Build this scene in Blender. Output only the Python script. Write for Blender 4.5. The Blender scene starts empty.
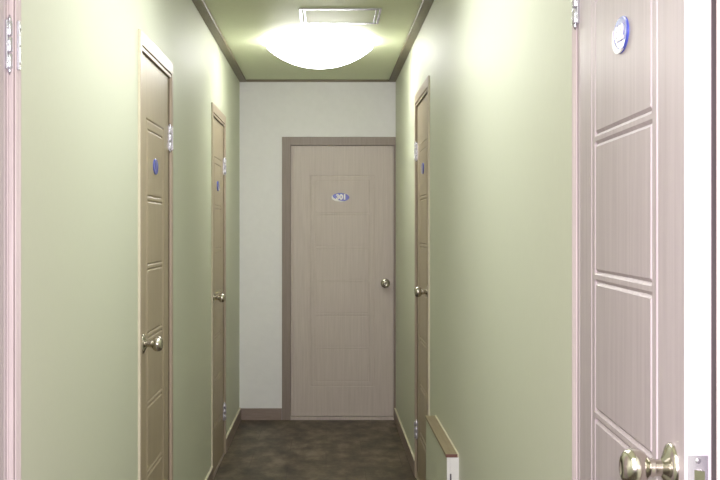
import bpy, bmesh, math
from mathutils import Matrix, Vector

scene = bpy.context.scene
COL = scene.collection
PI = math.pi

# ------------------------------------------------------------------ measures
XL, XR = -0.633, 0.510          # faces of the side walls
YE, YB = 8.42, -3.2             # end wall, wall behind the camera
H = 2.49                        # ceiling
EYE = 1.398
T = 0.30                        # wall thickness

# ------------------------------------------------------------------ materials
def new_mat(name):
    m = bpy.data.materials.new(name); m.use_nodes = True
    nt = m.node_tree; nt.nodes.clear()
    out = nt.nodes.new('ShaderNodeOutputMaterial')
    b = nt.nodes.new('ShaderNodeBsdfPrincipled')
    nt.links.new(b.outputs[0], out.inputs[0])
    return m, nt, b

def node(nt, typ, **kw):
    n = nt.nodes.new(typ)
    for k, v in kw.items(): setattr(n, k, v)
    return n

def grained(name, c1, c2, scale=(1, 1, 1), nscale=6.0, rough=0.5, bump=0.1, bdist=0.002, spec=0.5, metal=0.0, detail=4, lo=.3, hi=.7):
    m, nt, b = new_mat(name)
    tc = node(nt, 'ShaderNodeTexCoord'); mp = node(nt, 'ShaderNodeMapping')
    mp.inputs['Scale'].default_value = scale
    nt.links.new(tc.outputs['Object'], mp.inputs[0])
    nz = node(nt, 'ShaderNodeTexNoise'); nz.inputs['Scale'].default_value = nscale; nz.inputs['Detail'].default_value = detail
    nt.links.new(mp.outputs[0], nz.inputs['Vector'])
    cr = node(nt, 'ShaderNodeValToRGB')
    cr.color_ramp.elements[0].position = lo; cr.color_ramp.elements[0].color = (*c1, 1)
    cr.color_ramp.elements[1].position = hi; cr.color_ramp.elements[1].color = (*c2, 1)
    nt.links.new(nz.outputs['Fac'], cr.inputs[0]); nt.links.new(cr.outputs[0], b.inputs['Base Color'])
    if bump:
        bp = node(nt, 'ShaderNodeBump'); bp.inputs['Strength'].default_value = bump; bp.inputs['Distance'].default_value = bdist
        nt.links.new(nz.outputs['Fac'], bp.inputs['Height']); nt.links.new(bp.outputs[0], b.inputs['Normal'])
    b.inputs['Roughness'].default_value = rough
    b.inputs['Specular IOR Level'].default_value = spec
    b.inputs['Metallic'].default_value = metal
    return m

def emit(name, col, s):
    m, nt, b = new_mat(name)
    b.inputs['Base Color'].default_value = (.8, .8, .78, 1)
    b.inputs['Emission Color'].default_value = (*col, 1)
    b.inputs['Emission Strength'].default_value = s
    b.inputs['Roughness'].default_value = .3
    return m

M = {}
M['green'] = grained('green_wallpaper', (.600, .628, .492), (.622, .650, .514), (1, 12, 1), 30, .56, .10, .0012, .5)
M['white_paper'] = grained('white_wallpaper', (.86, .86, .855), (.885, .885, .88), (1, 1, 1), 25, .55, .08, .001, .4)
M['ceiling'] = grained('olive_ceiling_paper', (.75, .81, .56), (.77, .83, .58), (1, 1, 1), 30, .55, .08, .001, .4)
M['moulding'] = grained('brown_moulding', (.165, .135, .08), (.215, .178, .11), (14, 1, 14), 10, .45, .05, .001)
M['wood'] = grained('pale_wood_veneer', (.475, .415, .428), (.555, .49, .503), (22, 22, .9), 4, .42, .05, .0006, .5, 0, 6)
M['frame'] = grained('pale_frame_veneer', (.51, .445, .43), (.60, .525, .51), (26, 26, 1.2), 4, .40, .05, .0006, .5, 0, 5)
M['end_wood'] = grained('wood_veneer_lamp_tint', (.53, .465, .415), (.60, .53, .478), (22, 22, .9), 4, .42, .05, .0006, .5, 0, 6)  # same door veneer, yellower lamp light mixed into its colour
M['wood_bounce'] = grained('wood_veneer_bounce_tint', (.37, .305, .205), (.43, .36, .25), (22, 22, .9), 4, .42, .05, .0006, .5, 0, 6)  # side-door veneer with the green walls' reflected light put into its colour
M['frame_bounce'] = grained('frame_veneer_bounce_tint', (.40, .325, .235), (.46, .38, .28), (26, 26, 1.2), 4, .40, .05, .0006, .5, 0, 5)  # side-door frames, same reflected wall light in the colour
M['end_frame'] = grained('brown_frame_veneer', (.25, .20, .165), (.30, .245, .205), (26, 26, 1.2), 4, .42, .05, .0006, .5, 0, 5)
M['skirting'] = grained('skirting_veneer', (.26, .20, .165), (.32, .25, .21), (2, 2, 20), 4, .45, .05, .001)
M['nickel'] = grained('satin_nickel', (.58, .545, .48), (.62, .585, .52), (1, 1, 1), 30, .2, .02, .0003, .5, 1.0)
M['steel'] = grained('polished_steel', (.58, .58, .63), (.64, .64, .69), (1, 1, 1), 40, .25, .02, .0003, .5, .8)
M['blue'] = grained('blue_plastic', (.06, .08, .42), (.08, .11, .50), (1, 1, 1), 60, .25, .02, .0003)
M['white'] = grained('white_plastic', (.80, .80, .78), (.84, .84, .82), (1, 1, 1), 30, .35, .02, .0003)
M['dark'] = grained('dark_slot', (.10, .09, .11), (.14, .13, .15), (1, 1, 1), 30, .5, .02, .0003)
M['cap'] = grained('brown_wood_cap', (.24, .185, .10), (.29, .23, .13), (18, 1.2, 18), 5, .45, .06, .001, .5, 0, 5)
M['edge'] = grained('redbrown_edge_band', (.16, .07, .055), (.20, .09, .07), (4, 4, 30), 8, .45, .05, .001)
M['cream_line'] = grained('cream_strip', (.62, .58, .43), (.68, .64, .49), (1, 1, 1), 30, .5, .05, .001)
M['edge_white'] = grained('white_leaf_edge', (.78, .75, .74), (.83, .80, .79), (8, 8, 1), 6, .45, .03, .0005)
M['glow'] = emit('lit_frosted_glass', (1.0, .98, .98), 21.0)

def floor_material():
    m, nt, b = new_mat('dark_vinyl_floor')
    tc = node(nt, 'ShaderNodeTexCoord')
    mp = node(nt, 'ShaderNodeMapping'); mp.inputs['Scale'].default_value = (1.0, .55, 1)
    nt.links.new(tc.outputs['Object'], mp.inputs[0])
    n1 = node(nt, 'ShaderNodeTexNoise'); n1.inputs['Scale'].default_value = 8; n1.inputs['Detail'].default_value = 8; n1.inputs['Roughness'].default_value = .65
    nt.links.new(mp.outputs[0], n1.inputs['Vector'])
    cr = node(nt, 'ShaderNodeValToRGB')
    e = cr.color_ramp.elements
    e[0].position = .36; e[0].color = (.042, .028, .018, 1)
    e[1].position = .66; e[1].color = (.19, .155, .105, 1)
    x = e.new(.5); x.color = (.10, .073, .046, 1)
    nt.links.new(n1.outputs['Fac'], cr.inputs[0])
    br = node(nt, 'ShaderNodeTexBrick'); br.offset = .5
    br.inputs['Color1'].default_value = (1, 1, 1, 1); br.inputs['Color2'].default_value = (.80, .82, .80, 1)
    br.inputs['Mortar'].default_value = (.55, .5, .45, 1)
    br.inputs['Scale'].default_value = 1; br.inputs['Brick Width'].default_value = .45; br.inputs['Row Height'].default_value = .45
    br.inputs['Mortar Size'].default_value = .002
    nt.links.new(tc.outputs['Object'], br.inputs['Vector'])
    mx = node(nt, 'ShaderNodeMix'); mx.data_type = 'RGBA'; mx.blend_type = 'MULTIPLY'; mx.inputs['Factor'].default_value = 1
    nt.links.new(cr.outputs[0], mx.inputs['A']); nt.links.new(br.outputs['Color'], mx.inputs['B'])
    nt.links.new(mx.outputs['Result'], b.inputs['Base Color'])
    bp = node(nt, 'ShaderNodeBump'); bp.inputs['Strength'].default_value = .12; bp.inputs['Distance'].default_value = .002
    nt.links.new(n1.outputs['Fac'], bp.inputs['Height']); nt.links.new(bp.outputs[0], b.inputs['Normal'])
    b.inputs['Roughness'].default_value = .5
    return m
M['floor'] = floor_material()

# ------------------------------------------------------------------ mesh helpers
def box(bm, x0, x1, y0, y1, z0, z1, bevel=0.0, mi=0):
    vs = [bm.verts.new((x, y, z)) for z in (z0, z1) for y in (y0, y1) for x in (x0, x1)]
    fs = []
    for q in ((0, 2, 3, 1), (4, 5, 7, 6), (0, 1, 5, 4), (2, 6, 7, 3), (0, 4, 6, 2), (1, 3, 7, 5)):
        f = bm.faces.new([vs[i] for i in q]); f.material_index = mi; fs.append(f)
    if bevel:
        es = {e for f in fs for e in f.edges}
        r = bmesh.ops.bevel(bm, geom=list(es), offset=bevel, segments=2, profile=.5, affect='EDGES')
        for f in r['faces']: f.material_index = mi
    return fs

def lathe(bm, prof, cx=0, cy=0, cz=0, axis='-y', seg=32, smooth=True):
    """prof = [(radius, distance along axis)]"""
    rings = []
    for r, d in prof:
        ring = []
        n = 1 if r < 1e-6 else seg
        for i in range(n):
            a = 2 * PI * i / seg
            c, s = r * math.cos(a), r * math.sin(a)
            if axis == '-y': p = (cx + c, cy - d, cz + s)
            elif axis == 'z': p = (cx + c, cy + s, cz + d)
            elif axis == '-z': p = (cx + c, cy - s, cz - d)
            elif axis == 'y': p = (cx - c, cy + d, cz + s)
            else: p = (cx + d, cy + c, cz + s)
            ring.append(bm.verts.new(p))
        rings.append(ring)
    for a, b in zip(rings, rings[1:]):
        if len(a) == 1 and len(b) == 1: continue
        for i in range(seg):
            j = (i + 1) % seg
            if len(a) == 1: f = bm.faces.new((a[0], b[i], b[j]))
            elif len(b) == 1: f = bm.faces.new((a[i], b[0], a[j]))
            else: f = bm.faces.new((a[i], b[i], b[j], a[j]))
            f.smooth = smooth

def make(name, bm, mats, parent=None, mtx=None, bevel=0):
    bmesh.ops.recalc_face_normals(bm, faces=bm.faces)
    me = bpy.data.meshes.new(name); bm.to_mesh(me); bm.free()
    for m in (mats if isinstance(mats, (list, tuple)) else [mats]): me.materials.append(m)
    o = bpy.data.objects.new(name, me); COL.objects.link(o)
    if parent: o.parent = parent
    if mtx is not None: o.matrix_local = mtx
    if bevel:
        md = o.modifiers.new('bevel', 'BEVEL'); md.width = bevel; md.segments = 2; md.limit_method = 'ANGLE'
    return o

def empty(name, loc, rz=0):
    e = bpy.data.objects.new(name, None); COL.objects.link(e)
    e.location = loc; e.rotation_euler = (0, 0, rz); e.empty_display_size = .2
    return e

def tag(o, label, cat=None, kind=None, group=None):
    o['label'] = label
    if cat: o['category'] = cat
    if kind: o['kind'] = kind
    if group: o['group'] = group
    return o

# ------------------------------------------------------------------ doors list
# wall, centre along wall, leaf width, casing widths, z scale, ...
ZS = 1.038
CW = .05
DOORS = {
    'near_left':  dict(wall='L', c=2.341 - CW - .371, w=.742, zs=1.0),
    'mid_left':   dict(wall='L', c=4.285, w=.722, zs=1.0, flat=1),
    'far_left':   dict(wall='L', c=6.757, w=.732, zs=1.012, flat=1),
    'end':        dict(wall='E', c=.119, w=.752, zs=1.0, flat=1, lw=.064),
    'far_right':  dict(wall='R', c=6.075, w=.760, zs=ZS, flat=1, kz=.045),
    'near_right': dict(wall='R', c=2.357 - CW - .395 - .017, w=.790, zs=ZS, gap=.017, sh=.014, yf=-.005, kz=.033),
}
GAP = .0015
LEAF_TOP, FRAME_TOP = 2.008, 2.072

def half_open(d):                       # half of the clear opening
    return d['w'] / 2 + d.get('gap', GAP)

# ------------------------------------------------------------------ shell
def wall_boxes(axis, f0, f1, a0, a1, openings):
    """wall slab between f0..f1 across, a0..a1 along, openings [(p0,p1,ztop)]"""
    bm = bmesh.new()
    cuts = sorted(openings); p = a0
    def b(q0, q1, z0, z1):
        if axis == 'y': box(bm, f0, f1, q0, q1, z0, z1)
        else: box(bm, q0, q1, f0, f1, z0, z1)
    for q0, q1, zt in cuts:
        if q0 > p: b(p, q0, 0, H)
        b(q0, q1, zt, H); p = q1
    if p < a1: b(p, a1, 0, H)
    return bm

def ops(w):
    r = []
    for d in DOORS.values():
        if d['wall'] == w:
            hw = half_open(d) + .03
            r.append((d['c'] - hw, d['c'] + hw, (LEAF_TOP + GAP) * d['zs'] + .03))
    return r

tag(make('wall_left', wall_boxes('y', XL - T, XL, YB, YE, ops('L')), M['green']), 'left corridor wall in pale green wallpaper with three doors', 'wall', 'structure')
tag(make('wall_right', wall_boxes('y', XR, XR + T, YB, YE, ops('R')), M['green']), 'right corridor wall in pale green wallpaper with two doors', 'wall', 'structure')
e0 = DOORS['end']; ehw = half_open(e0) + .02
tag(make('wall_end', wall_boxes('x', YE, YE + T, XL - T, XR + T, [(e0['c'] - half_open(e0) - .03, e0['c'] + half_open(e0) + .012, LEAF_TOP + GAP + .03)]), M['white_paper']),
    'white papered wall closing the far end of the corridor', 'wall', 'structure')
bm = bmesh.new(); box(bm, XL - T, XR + T, YB - T, YB, 0, H)
tag(make('wall_back', bm, M['green']), 'green corridor wall behind the camera', 'wall', 'structure')
bm = bmesh.new(); box(bm, XL - T, XR + T, YB - T, YE + T, -.1, 0)
tag(make('floor', bm, M['floor']), 'dark mottled brown vinyl corridor floor', 'floor', 'structure')
bm = bmesh.new(); box(bm, XL - T, XR + T, YB - T, YE + T, H, H + .1)
tag(make('ceiling', bm, M['ceiling']), 'olive green corridor ceiling', 'ceiling', 'structure')

# ceiling mouldings
def moulding(name, lab, x0, x1, y0, y1):
    bm = bmesh.new(); box(bm, x0, x1, y0, y1, H - .016, H, .003)
    tag(make(name, bm, M['moulding']), lab, 'moulding', 'structure')
moulding('trim_1', 'brown ceiling moulding along the left wall', XL, XL + .05, YB, YE)
moulding('trim_2', 'brown ceiling moulding along the right wall', XR - .05, XR, YB, YE)
moulding('trim_3', 'thin brown ceiling moulding over the white end wall', XL + .05, XR - .05, YE - .02, YE)

# skirting, running between the door frames
def skirting(name, lab, runs):
    bm = bmesh.new()
    for (x0, x1, y0, y1) in runs:
        box(bm, x0, x1, y0, y1, 0, .086, .002)
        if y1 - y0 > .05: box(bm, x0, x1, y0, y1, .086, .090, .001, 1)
    tag(make(name, bm, [M['skirting'], M['cream_line']]), lab, 'baseboard', 'structure')
def gaps(w):
    p = YB; r = []
    for d in sorted((d for d in DOORS.values() if d['wall'] == w), key=lambda d: d['c']):
        hw = half_open(d) + CW
        r.append((p, d['c'] - hw)); p = d['c'] + hw
    r.append((p, YE)); return r
skirting('baseboard_left', 'brown wooden skirting board along the left wall', [(XL, XL + .012, a, b) for a, b in gaps('L')])
LEDGE = (4.41, 5.33)
rr = []
for a, b in gaps('R'):
    if a < LEDGE[0] and b > LEDGE[1]: rr += [(a, LEDGE[0]), (LEDGE[1], b)]
    else: rr.append((a, b))
skirting('baseboard_right', 'brown wooden skirting board along the right wall', [(XR - .012, XR, a, b) for a, b in rr])
skirting('baseboard_end', 'short brown skirting board left of the end door', [(XL + .012, e0['c'] - half_open(e0) - .065, YE - .012, YE)])

# ------------------------------------------------------------------ door pieces
def leaf_mesh(w, zs, th, yf, dep=.0042, zb=.012):
    """moulded leaf: front face at y = yf, panels pressed in as grooves"""
    z0, z1 = zb, LEAF_TOP * zs
    hw = w / 2
    a_out, a_in, gap = .145, .180, .019
    rects = [(-hw + a_out, hw - a_out, .248 * zs, 1.788 * zs)]
    n = 6; lo, hi = .281 * zs, 1.752 * zs
    pitch = (hi - lo) / n
    for i in range(n):
        rects.append((-hw + a_in, hw - a_in, lo + i * pitch + (gap / 2 if i else 0), lo + (i + 1) * pitch - (gap / 2 if i < n - 1 else 0)))
    g = .0055
    xs, zz = {-hw, hw}, {z0, z1}
    for r in rects:
        for c in r[:2]: xs |= {round(c - g, 5), round(c, 5), round(c + g, 5)}
        for c in r[2:]: zz |= {round(c - g, 5), round(c, 5), round(c + g, 5)}
    xs |= {round(-hw + .010, 5), round(-hw + .016, 5), round(-hw + .022, 5)}
    xs, zz = sorted(xs), sorted(zz)
    def depth(x, z):
        if abs(x - (-hw + .016)) < 1e-4: return dep * .8
        for (x0, x1, y0, y1) in rects:
            inx = x0 - 1e-4 <= x <= x1 + 1e-4; inz = y0 - 1e-4 <= z <= y1 + 1e-4
            if inx and inz and (abs(x - x0) < 1e-4 or abs(x - x1) < 1e-4 or abs(z - y0) < 1e-4 or abs(z - y1) < 1e-4):
                return dep
        return 0
    bm = bmesh.new()
    V = [[bm.verts.new((x, yf + depth(x, z), z)) for x in xs] for z in zz]
    for j in range(len(zz) - 1):
        for i in range(len(xs) - 1):
            bm.faces.new((V[j][i], V[j][i + 1], V[j + 1][i + 1], V[j + 1][i]))
    rim = [V[0][i] for i in range(len(xs))] + [V[j][-1] for j in range(1, len(zz))] + \
          [V[-1][i] for i in range(len(xs) - 2, -1, -1)] + [V[j][0] for j in range(len(zz) - 2, 0, -1)]
    back = [bm.verts.new((v.co.x, yf + th, v.co.z)) for v in rim]
    k = len(rim)
    for i in range(k):
        bm.faces.new((rim[i], back[i], back[(i + 1) % k], rim[(i + 1) % k]))
    bm.faces.new(back)
    return bm

def frame_mesh(d, prot, depth, right_w=None):
    ho = half_open(d); zs = d['zs']
    zt = (LEAF_TOP + GAP) * zs; top = FRAME_TOP * zs
    lw, rw = d.get('lw', CW), CW if right_w is None else right_w
    bm = bmesh.new()
    # casing faces with linings running into the wall
    if d.get('flat') and d['wall'] != 'E':              # stepped casing
        for q0, q1, pr in ((0, .011, prot - .003), (.011, .016, .001), (.016, CW, prot)):
            box(bm, -ho - q1, -ho - q0, -pr, .012, 0, zt + q0 if q1 < CW else top)
            box(bm, ho + q0, ho + q1, -pr, .012, 0, zt + q0 if q1 < CW else top)
            box(bm, -ho - q0 if q1 < CW else -ho - q0, ho + q0, -pr, .012, zt + q0, zt + q1 if q1 < CW else top)
        for s in (-1, 1):
            for q0, q1, pr in ((0, .011, prot - .003), (.011, .016, .001)):
                a, b = sorted((s * (ho + q0), s * (ho + q1)))
                box(bm, a, b, -pr, .012, zt + q0, zt + q1)
    else:
        box(bm, -ho - lw, -ho, -prot, 0, 0, top, .0015)
        box(bm, ho, ho + rw, -prot, 0, 0, top, .0015)
        box(bm, -ho, ho, -prot, 0, zt, top, .0015)
    box(bm, -ho - min(.029, lw), -ho, 0, depth, 0, zt + .029)
    box(bm, ho, ho + min(.029, rw - .012 if rw < CW else .029), 0, depth, 0, zt + .029)
    box(bm, -ho, ho, 0, depth, zt, zt + .029)
    # reeded ridges on the casing
    for q0, q1 in ((.003, .012), (.017, .026), (.031, .040)):
        if not d.get('flat'): box(bm, -ho - q1, -ho - q0, -prot - .006, -prot, 0, zt + q0, .004)
        if not d.get('flat') and rw >= CW: box(bm, ho + q0, ho + q1, -prot - .006, -prot, 0, zt + q0, .004)
    for q0, q1 in ((.004, .012), (.017, .025)) if not d.get('flat') else ():
        box(bm, -ho - q1, ho + min(q1, rw), -prot - .004, -prot, zt + q0, zt + q1, .0025)
    # door stop behind the leaf and the sill strip
    s0 = d.get('stop', .052)
    box(bm, -ho, -ho + .014, s0, depth, 0, zt); box(bm, ho - .014, ho, s0, depth, 0, zt); box(bm, -ho, ho, s0, depth, zt - .014, zt)
    box(bm, -ho, ho, -.004, depth, 0, .024 if d['wall'] == 'E' else .010, mi=1)
    if d.get('flat') and d['wall'] != 'E':              # cream strips along the outer edges
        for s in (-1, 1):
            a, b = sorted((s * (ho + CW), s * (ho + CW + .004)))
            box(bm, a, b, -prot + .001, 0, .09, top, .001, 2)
    return bm

def hinge(root, hx, z, side, yf, mtx=None, plates=True, h=.098):
    """side +1: leaf lies towards +x of the pin, -1: towards -x"""
    bm = bmesh.new()
    r = .0062; yc = yf - r * .9
    n = 3; seg = h / n
    for i in range(n):
        a, b = z - h / 2 + i * seg, z - h / 2 + (i + 1) * seg
        lathe(bm, [(0, a + .001), (r * .8, a + .001), (r, a + .003), (r, b - .003), (r * .8, b - .001), (0, b - .001)], hx, yc, 0, 'z', 16)
    lathe(bm, [(0, z - h / 2 - .012), (r * .7, z - h / 2 - .004), (r * .55, z - h / 2 + .002)], hx, yc, 0, 'z', 12)
    lathe(bm, [(r * .55, z + h / 2 - .002), (r * .7, z + h / 2 + .004), (0, z + h / 2 + .012)], hx, yc, 0, 'z', 12)
    ho = make('hinge', bm, M['steel'], root)
    for s in (1, -1):
        bm = bmesh.new()
        x0, x1 = (hx + .004, hx + .016) if s > 0 else (hx - .016, hx - .004)
        if s == side: x0, x1 = (hx + .004, hx + .013) if s > 0 else (hx - .013, hx - .004)
        off = yf if s == side else root['prot_y']
        box(bm, x0, x1, off - .0045, off + .001, z - h / 2, z + h / 2, .001)
        for zz in (-.035, 0, .035):
            lathe(bm, [(.0038, .0), (.0035, .0012), (0, .0016)], (x0 + x1) / 2, off - .0045, z + zz, '-y', 12)
        make('hinge_plate', bm, M['steel'], ho)
    return ho

def knob(root, x, z, yf, mtx=None, turn=True):
    bm = bmesh.new()
    prof = [(.0115, .010), (.0115, .024), (.0135, .027), (.0120, .030), (.0150, .034), (.0210, .038), (.0252, .045), (.0265, .052),
            (.0255, .059), (.0220, .065), (.0160, .069), (.0105, .0705), (.0100, .0690), (0, .0690)]
    lathe(bm, prof, x, yf, z, '-y', 40)
    k = make('door_knob', bm, M['nickel'], root, mtx)
    bm = bmesh.new()
    lathe(bm, [(.0345, -.001), (.0345, .003), (.0325, .0060), (.0260, .0090), (.0180, .0120), (.0130, .0150), (.0115, .0155)], x, yf, z, '-y', 40)
    make('rose', bm, M['nickel'], k)
    return k

def plate(root, x, z, yf, text, mtx=None):
    a, b, t = (.066, .031, .004) if text == '301' else (.056, .030, .004)
    bm = bmesh.new(); N = 48
    def ring(s, y): return [bm.verts.new((x + a * s * math.cos(2 * PI * i / N), y, z + b * s * math.sin(2 * PI * i / N))) for i in range(N)]
    r0, r1, r2 = ring(1, yf + .0005), ring(1, yf - t * .6), ring(.94, yf - t)
    for p, q in ((r0, r1), (r1, r2)):
        for i in range(N): bm.faces.new((p[i], p[(i + 1) % N], q[(i + 1) % N], q[i]))
    bm.faces.new(r2); bm.faces.new(r0)
    pl = make('number_plate', bm, M['blue'], root, mtx)
    pl['label'] = 'blue oval number plate with a white crescent'
    if not text: pl['label'] = 'blue oval number plate'; return pl
    # crescent round the lower left
    bm = bmesh.new(); pr = []
    for k in range(25):
        an = math.radians(150 + k * 150 / 24)
        w = .34 * math.sin(PI * k / 24) + .01
        pr.append((an, w))
    up = [[bm.verts.new((x + a * f * math.cos(an), yf - yy, z + b * f * math.sin(an))) for an, w in pr for f in [(.99 if o else .99 - w)]] for o in (0, 1) for yy in (t * .5, t + .0012)]
    ib, it, ob, ot = up
    for p, q in ((ib, it), (it, ot), (ot, ob)):
        for i in range(24): bm.faces.new((p[i], p[i + 1], q[i + 1], q[i]))
    make('crescent', bm, M['white'], pl)
    if text:
        cu = bpy.data.curves.new('digits', 'FONT'); cu.body = text; cu.size = .05 if text == '301' else .034; cu.extrude = .0012; cu.align_x = 'CENTER'; cu.align_y = 'CENTER'; cu.offset = .0032 if text == '301' else .0015
        to = bpy.data.objects.new('tmp', cu); COL.objects.link(to)
        dg = bpy.context.evaluated_depsgraph_get()
        me = bpy.data.meshes.new_from_object(to.evaluated_get(dg)); bpy.data.objects.remove(to)
        me.transform(Matrix.Translation((x + .006, yf - t - .0008, z + .001)) @ Matrix.Rotation(PI / 2, 4, 'X'))
        me.name = 'digits'; me.materials.clear(); me.materials.append(M['white'])
        o = bpy.data.objects.new('digits', me); COL.objects.link(o); o.parent = pl
        o['label'] = 'white room number'
    return pl

def door(n, key, label, theta=0.0, text=None, prot=.009, right_w=None):
    d = DOORS[key]; w, zs = d['w'], d['zs']
    if d['wall'] == 'L': loc, rz, hs = (XL, d['c'], 0), PI / 2, +1
    elif d['wall'] == 'R': loc, rz, hs = (XR, d['c'], 0), -PI / 2, -1
    else: loc, rz, hs = (d['c'], YE, 0), 0, -1
    root = empty('door_%d' % n, loc, rz)
    tag(root, label, 'door', 'structure')
    root['prot_y'] = -prot - (0 if d.get('flat') else .0065)
    yf = d.get('yf', .003)
    make('door_frame', frame_mesh(d, prot, T, right_w), [M['end_frame'] if key == 'end' else M['frame_bounce'] if d.get('flat') else M['frame'], M['end_wood'] if key == 'end' else M['end_frame'], M['cream_line']], root)
    hx = hs * w / 2
    mtx = Matrix.Translation((hx + hs * d.get('sh', 0), yf, 0)) @ Matrix.Rotation(-theta if hs < 0 else theta, 4, 'Z') @ Matrix.Translation((-hx, -yf, 0))
    bm = leaf_mesh(w, zs, .035, yf, .0016, .028) if key == 'end' else leaf_mesh(w, zs, .035, yf)
    if hs > 0:
        bmesh.ops.scale(bm, vec=(-1, 1, 1), verts=bm.verts)
    lf = make('door_leaf', bm, M['end_wood'] if key == 'end' else M['wood_bounce'] if d.get('flat') else M['wood'], root, mtx)
    for zc in (1.765, .262) if key != 'end' else ():
        hinge(root, hs * (w / 2 + GAP / 2 + d.get('sh', 0)), zc * zs + (.025 if key == 'near_right' else 0), -hs, yf)
    knob(root, -hs * (w / 2 - .060), 1.0 * zs + d.get('kz', 0), yf, mtx)
    plate(root, -.014 if key == 'end' else .012 if key == 'near_right' else 0, 1.630 * zs + (.026 if d['wall'] == 'R' else 0), yf, text, mtx)
    if theta:
        # latch on the free edge
        lx = -hs * w / 2; zc = 1.0 * zs + d['kz']
        bm = bmesh.new()
        box(bm, lx - .0006, lx + .0014, yf + .0045, yf + .0305, zc - .029, zc + .029, .0005)
        for zz in (-.022, .022):
            lathe(bm, [(.004, .0012), (.0036, .002), (0, .0026)], lx, yf + .0175, zc + zz, 'x', 16)
        lt = make('latch_plate', bm, M['steel'], root, mtx); lt['label'] = 'square steel latch plate on the free edge'
        bm = bmesh.new()
        vs = [bm.verts.new(p) for p in ((lx, yf + .011, zc - .010), (lx, yf + .024, zc - .010), (lx + .010, yf + .024, zc - .010),
                                       (lx, yf + .011, zc + .010), (lx, yf + .024, zc + .010), (lx + .010, yf + .024, zc + .010))]
        for q in ((0, 1, 2), (3, 5, 4), (0, 3, 4, 1), (1, 4, 5, 2), (2, 5, 3, 0)): bm.faces.new([vs[i] for i in q])
        make('latch_bolt', bm, M['nickel'], lt)
    return root

door(1, 'near_left', 'pale pinkish wooden door at the left edge, nearest on the left wall', prot=.010)
door(2, 'mid_left', 'closed pale wooden door in the middle of the left wall')
door(3, 'far_left', 'closed pale wooden door on the left wall next to the white end wall')
DOORS['end']['yf'] = .012
door(4, 'end', 'closed pale wooden door in the white wall at the corridor end', text='301', prot=.008, right_w=XR - e0['c'] - half_open(e0))
door(5, 'far_right', 'closed pale wooden door on the right wall beyond the low ledge')
door(6, 'near_right', 'pale pinkish wooden door standing slightly ajar, nearest on the right wall', theta=math.radians(2.4), text='302', prot=.003)

# ------------------------------------------------------------------ ceiling lamp
lx, ly0, ly1, lw, sag = -.037, 6.56, 6.82, .622, .118
lamp = tag(empty('ceiling_lamp', (lx, (ly0 + ly1) / 2, H)), 'glowing ceiling lamp of curved frosted glass near the corridor end', 'lamp')
bm = bmesh.new(); box(bm, -lw * .36, lw * .36, -.11, .11, -.022, 0, .003)
make('base_plate', bm, M['white'], lamp)
bm = bmesh.new()
R = (lw * lw / 4 + sag * sag) / (2 * sag); am = math.asin(lw / 2 / R); N = 32
hl = (ly1 - ly0) / 2
P = []
for i in range(N + 1):
    a = -am + 2 * am * i / N
    P.append((R * math.sin(a), -.024 - (R * math.cos(a) - (R - sag))))
rows = []
for t_, y in ((0, -hl), (0, hl), (.005, -hl), (.005, hl)):
    rows.append([bm.verts.new((px, y, pz + t_)) for px, pz in P])
for p, q in ((0, 1), (2, 3), (0, 2), (1, 3)):
    for i in range(N):
        f = bm.faces.new((rows[p][i], rows[p][i + 1], rows[q][i + 1], rows[q][i])); f.smooth = p != 0 or q == 1
for e in (0, N): bm.faces.new((rows[0][e], rows[1][e], rows[3][e], rows[2][e]))
for k, yy in ((2, -hl), (3, hl)):                      # flat frosted ends
    bm.faces.new(list(reversed(rows[k])) if k == 2 else rows[k])
make('glass_shade', bm, M['glow'], lamp)
for sx in (-1, 1):
    bm = bmesh.new(); box(bm, sx * .30 - .008, sx * .30 + .008, -.03, .03, -.026, 0, .002)
    make('bracket', bm, M['steel'], lamp)

# ------------------------------------------------------------------ ceiling hatch
hx, hy, hs_ = .072, 5.89, .205
hatch = tag(empty('ceiling_hatch', (hx, hy, H)), 'square ceiling access hatch with metal rim in front of the lamp', 'hatch')
bm = bmesh.new(); box(bm, -hs_ + .02, hs_ - .02, -hs_ + .02, hs_ - .02, -.003, 0)
make('panel', bm, M['ceiling'], hatch)
bm = bmesh.new()
for s in (-1, 1):
    a, b = sorted((s * hs_, s * (hs_ - .012)))
    box(bm, a, b, -hs_, hs_, -.006, 0, .001); box(bm, -hs_ + .012, hs_ - .012, a, b, -.006, 0, .001)
    a, b = sorted((s * (hs_ - .022), s * (hs_ - .030)))
    box(bm, a, b, -hs_ + .022, hs_ - .022, -.006, 0, .001); box(bm, -hs_ + .030, hs_ - .030, a, b, -.006, 0, .001)
make('rim', bm, M['steel'], hatch)

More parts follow.
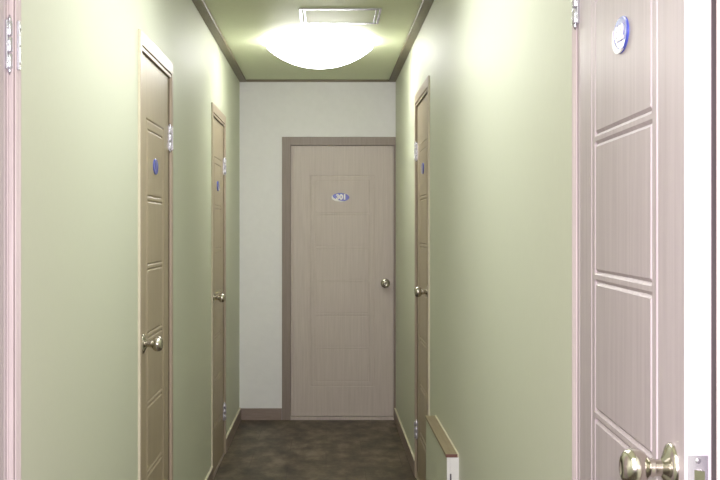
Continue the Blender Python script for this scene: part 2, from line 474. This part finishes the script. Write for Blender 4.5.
# ------------------------------------------------------------------ low ledge on the right wall
l0, l1 = LEDGE; lz = .534; dx = .046
ledge = tag(empty('wall_ledge', (XR, (l0 + l1) / 2, 0)), 'low boxed ledge against the right wall with brown wooden top and white end', 'ledge')
hl = (l1 - l0) / 2
bm = bmesh.new(); box(bm, -dx, 0, -hl + .012, hl, 0, lz - .012)
make('body', bm, M['green'], ledge)
bm = bmesh.new(); box(bm, -dx - .004, -.006, -hl + .002, hl + .002, lz - .012, lz, .001)
make('wooden_top', bm, M['cap'], ledge)
bm = bmesh.new(); box(bm, -dx - .004, -.006, -hl - .001, -hl + .002, lz - .012, lz)
make('edge_band', bm, M['edge'], ledge)
bm = bmesh.new(); box(bm, -.006, 0, -hl, hl + .002, lz - .012, lz + .002, .001)
make('sealant_strip', bm, M['cream_line'], ledge)
bm = bmesh.new()
box(bm, -dx, -dx + .012, -hl, -hl + .012, 0, lz - .012, .0015)
box(bm, -dx + .014, 0, -hl, -hl + .012, 0, lz - .012, .0015)
box(bm, -dx + .012, -dx + .014, -hl + .003, -hl + .012, 0, lz - .012)
ep = make('end_panel', bm, M['white'], ledge); ep['label'] = 'white end panel'
bm = bmesh.new(); box(bm, -dx + .011, -dx + .017, -hl - .0008, -hl + .002, lz - .18, lz - .075)
make('slot', bm, M['dark'], ep)

# ------------------------------------------------------------------ camera, flash, world
cam = bpy.data.cameras.new('camera'); co = bpy.data.objects.new('camera', cam); COL.objects.link(co)
co.location = (0, 0, EYE); co.rotation_euler = (PI / 2, 0, 0)
cam.sensor_width = 36; cam.lens = 57.5
cam.shift_x = 34 / 720; cam.shift_y = -11 / 720
cam.clip_start = .02
scene.camera = co

fl = bpy.data.lights.new('camera_flash', 'SPOT'); fo = bpy.data.objects.new('camera_flash', fl); COL.objects.link(fo)
fo.location = (.0, -.03, EYE + .07); fo.rotation_euler = (PI / 2, 0, 0)
fl.energy = 210; fl.color = (1, .87, 1); fl.shadow_soft_size = .03; fl.spot_size = math.radians(80); fl.spot_blend = .5

# added fill lights, unseen, set out like further ceiling lamps along the corridor
for ly, en in ((3.5, 20), (.2, 34)):
    al = bpy.data.lights.new('corridor_fill', 'AREA'); ao = bpy.data.objects.new('corridor_fill', al); COL.objects.link(ao)
    ao.location = (-.037, ly, H - .06); al.shape = 'RECTANGLE'; al.size = .6; al.size_y = 1.5
    al.energy = en; al.color = (.97, .97, 1)

wd = bpy.data.worlds.new('world'); scene.world = wd; wd.use_nodes = True
wd.node_tree.nodes['Background'].inputs[0].default_value = (1, 1, 1, 1)
wd.node_tree.nodes['Background'].inputs[1].default_value = .05

vs = scene.view_settings
vs.view_transform = 'Standard'; vs.look = 'None'; vs.gamma = 1; vs.use_curve_mapping = False
vs.exposure = 0
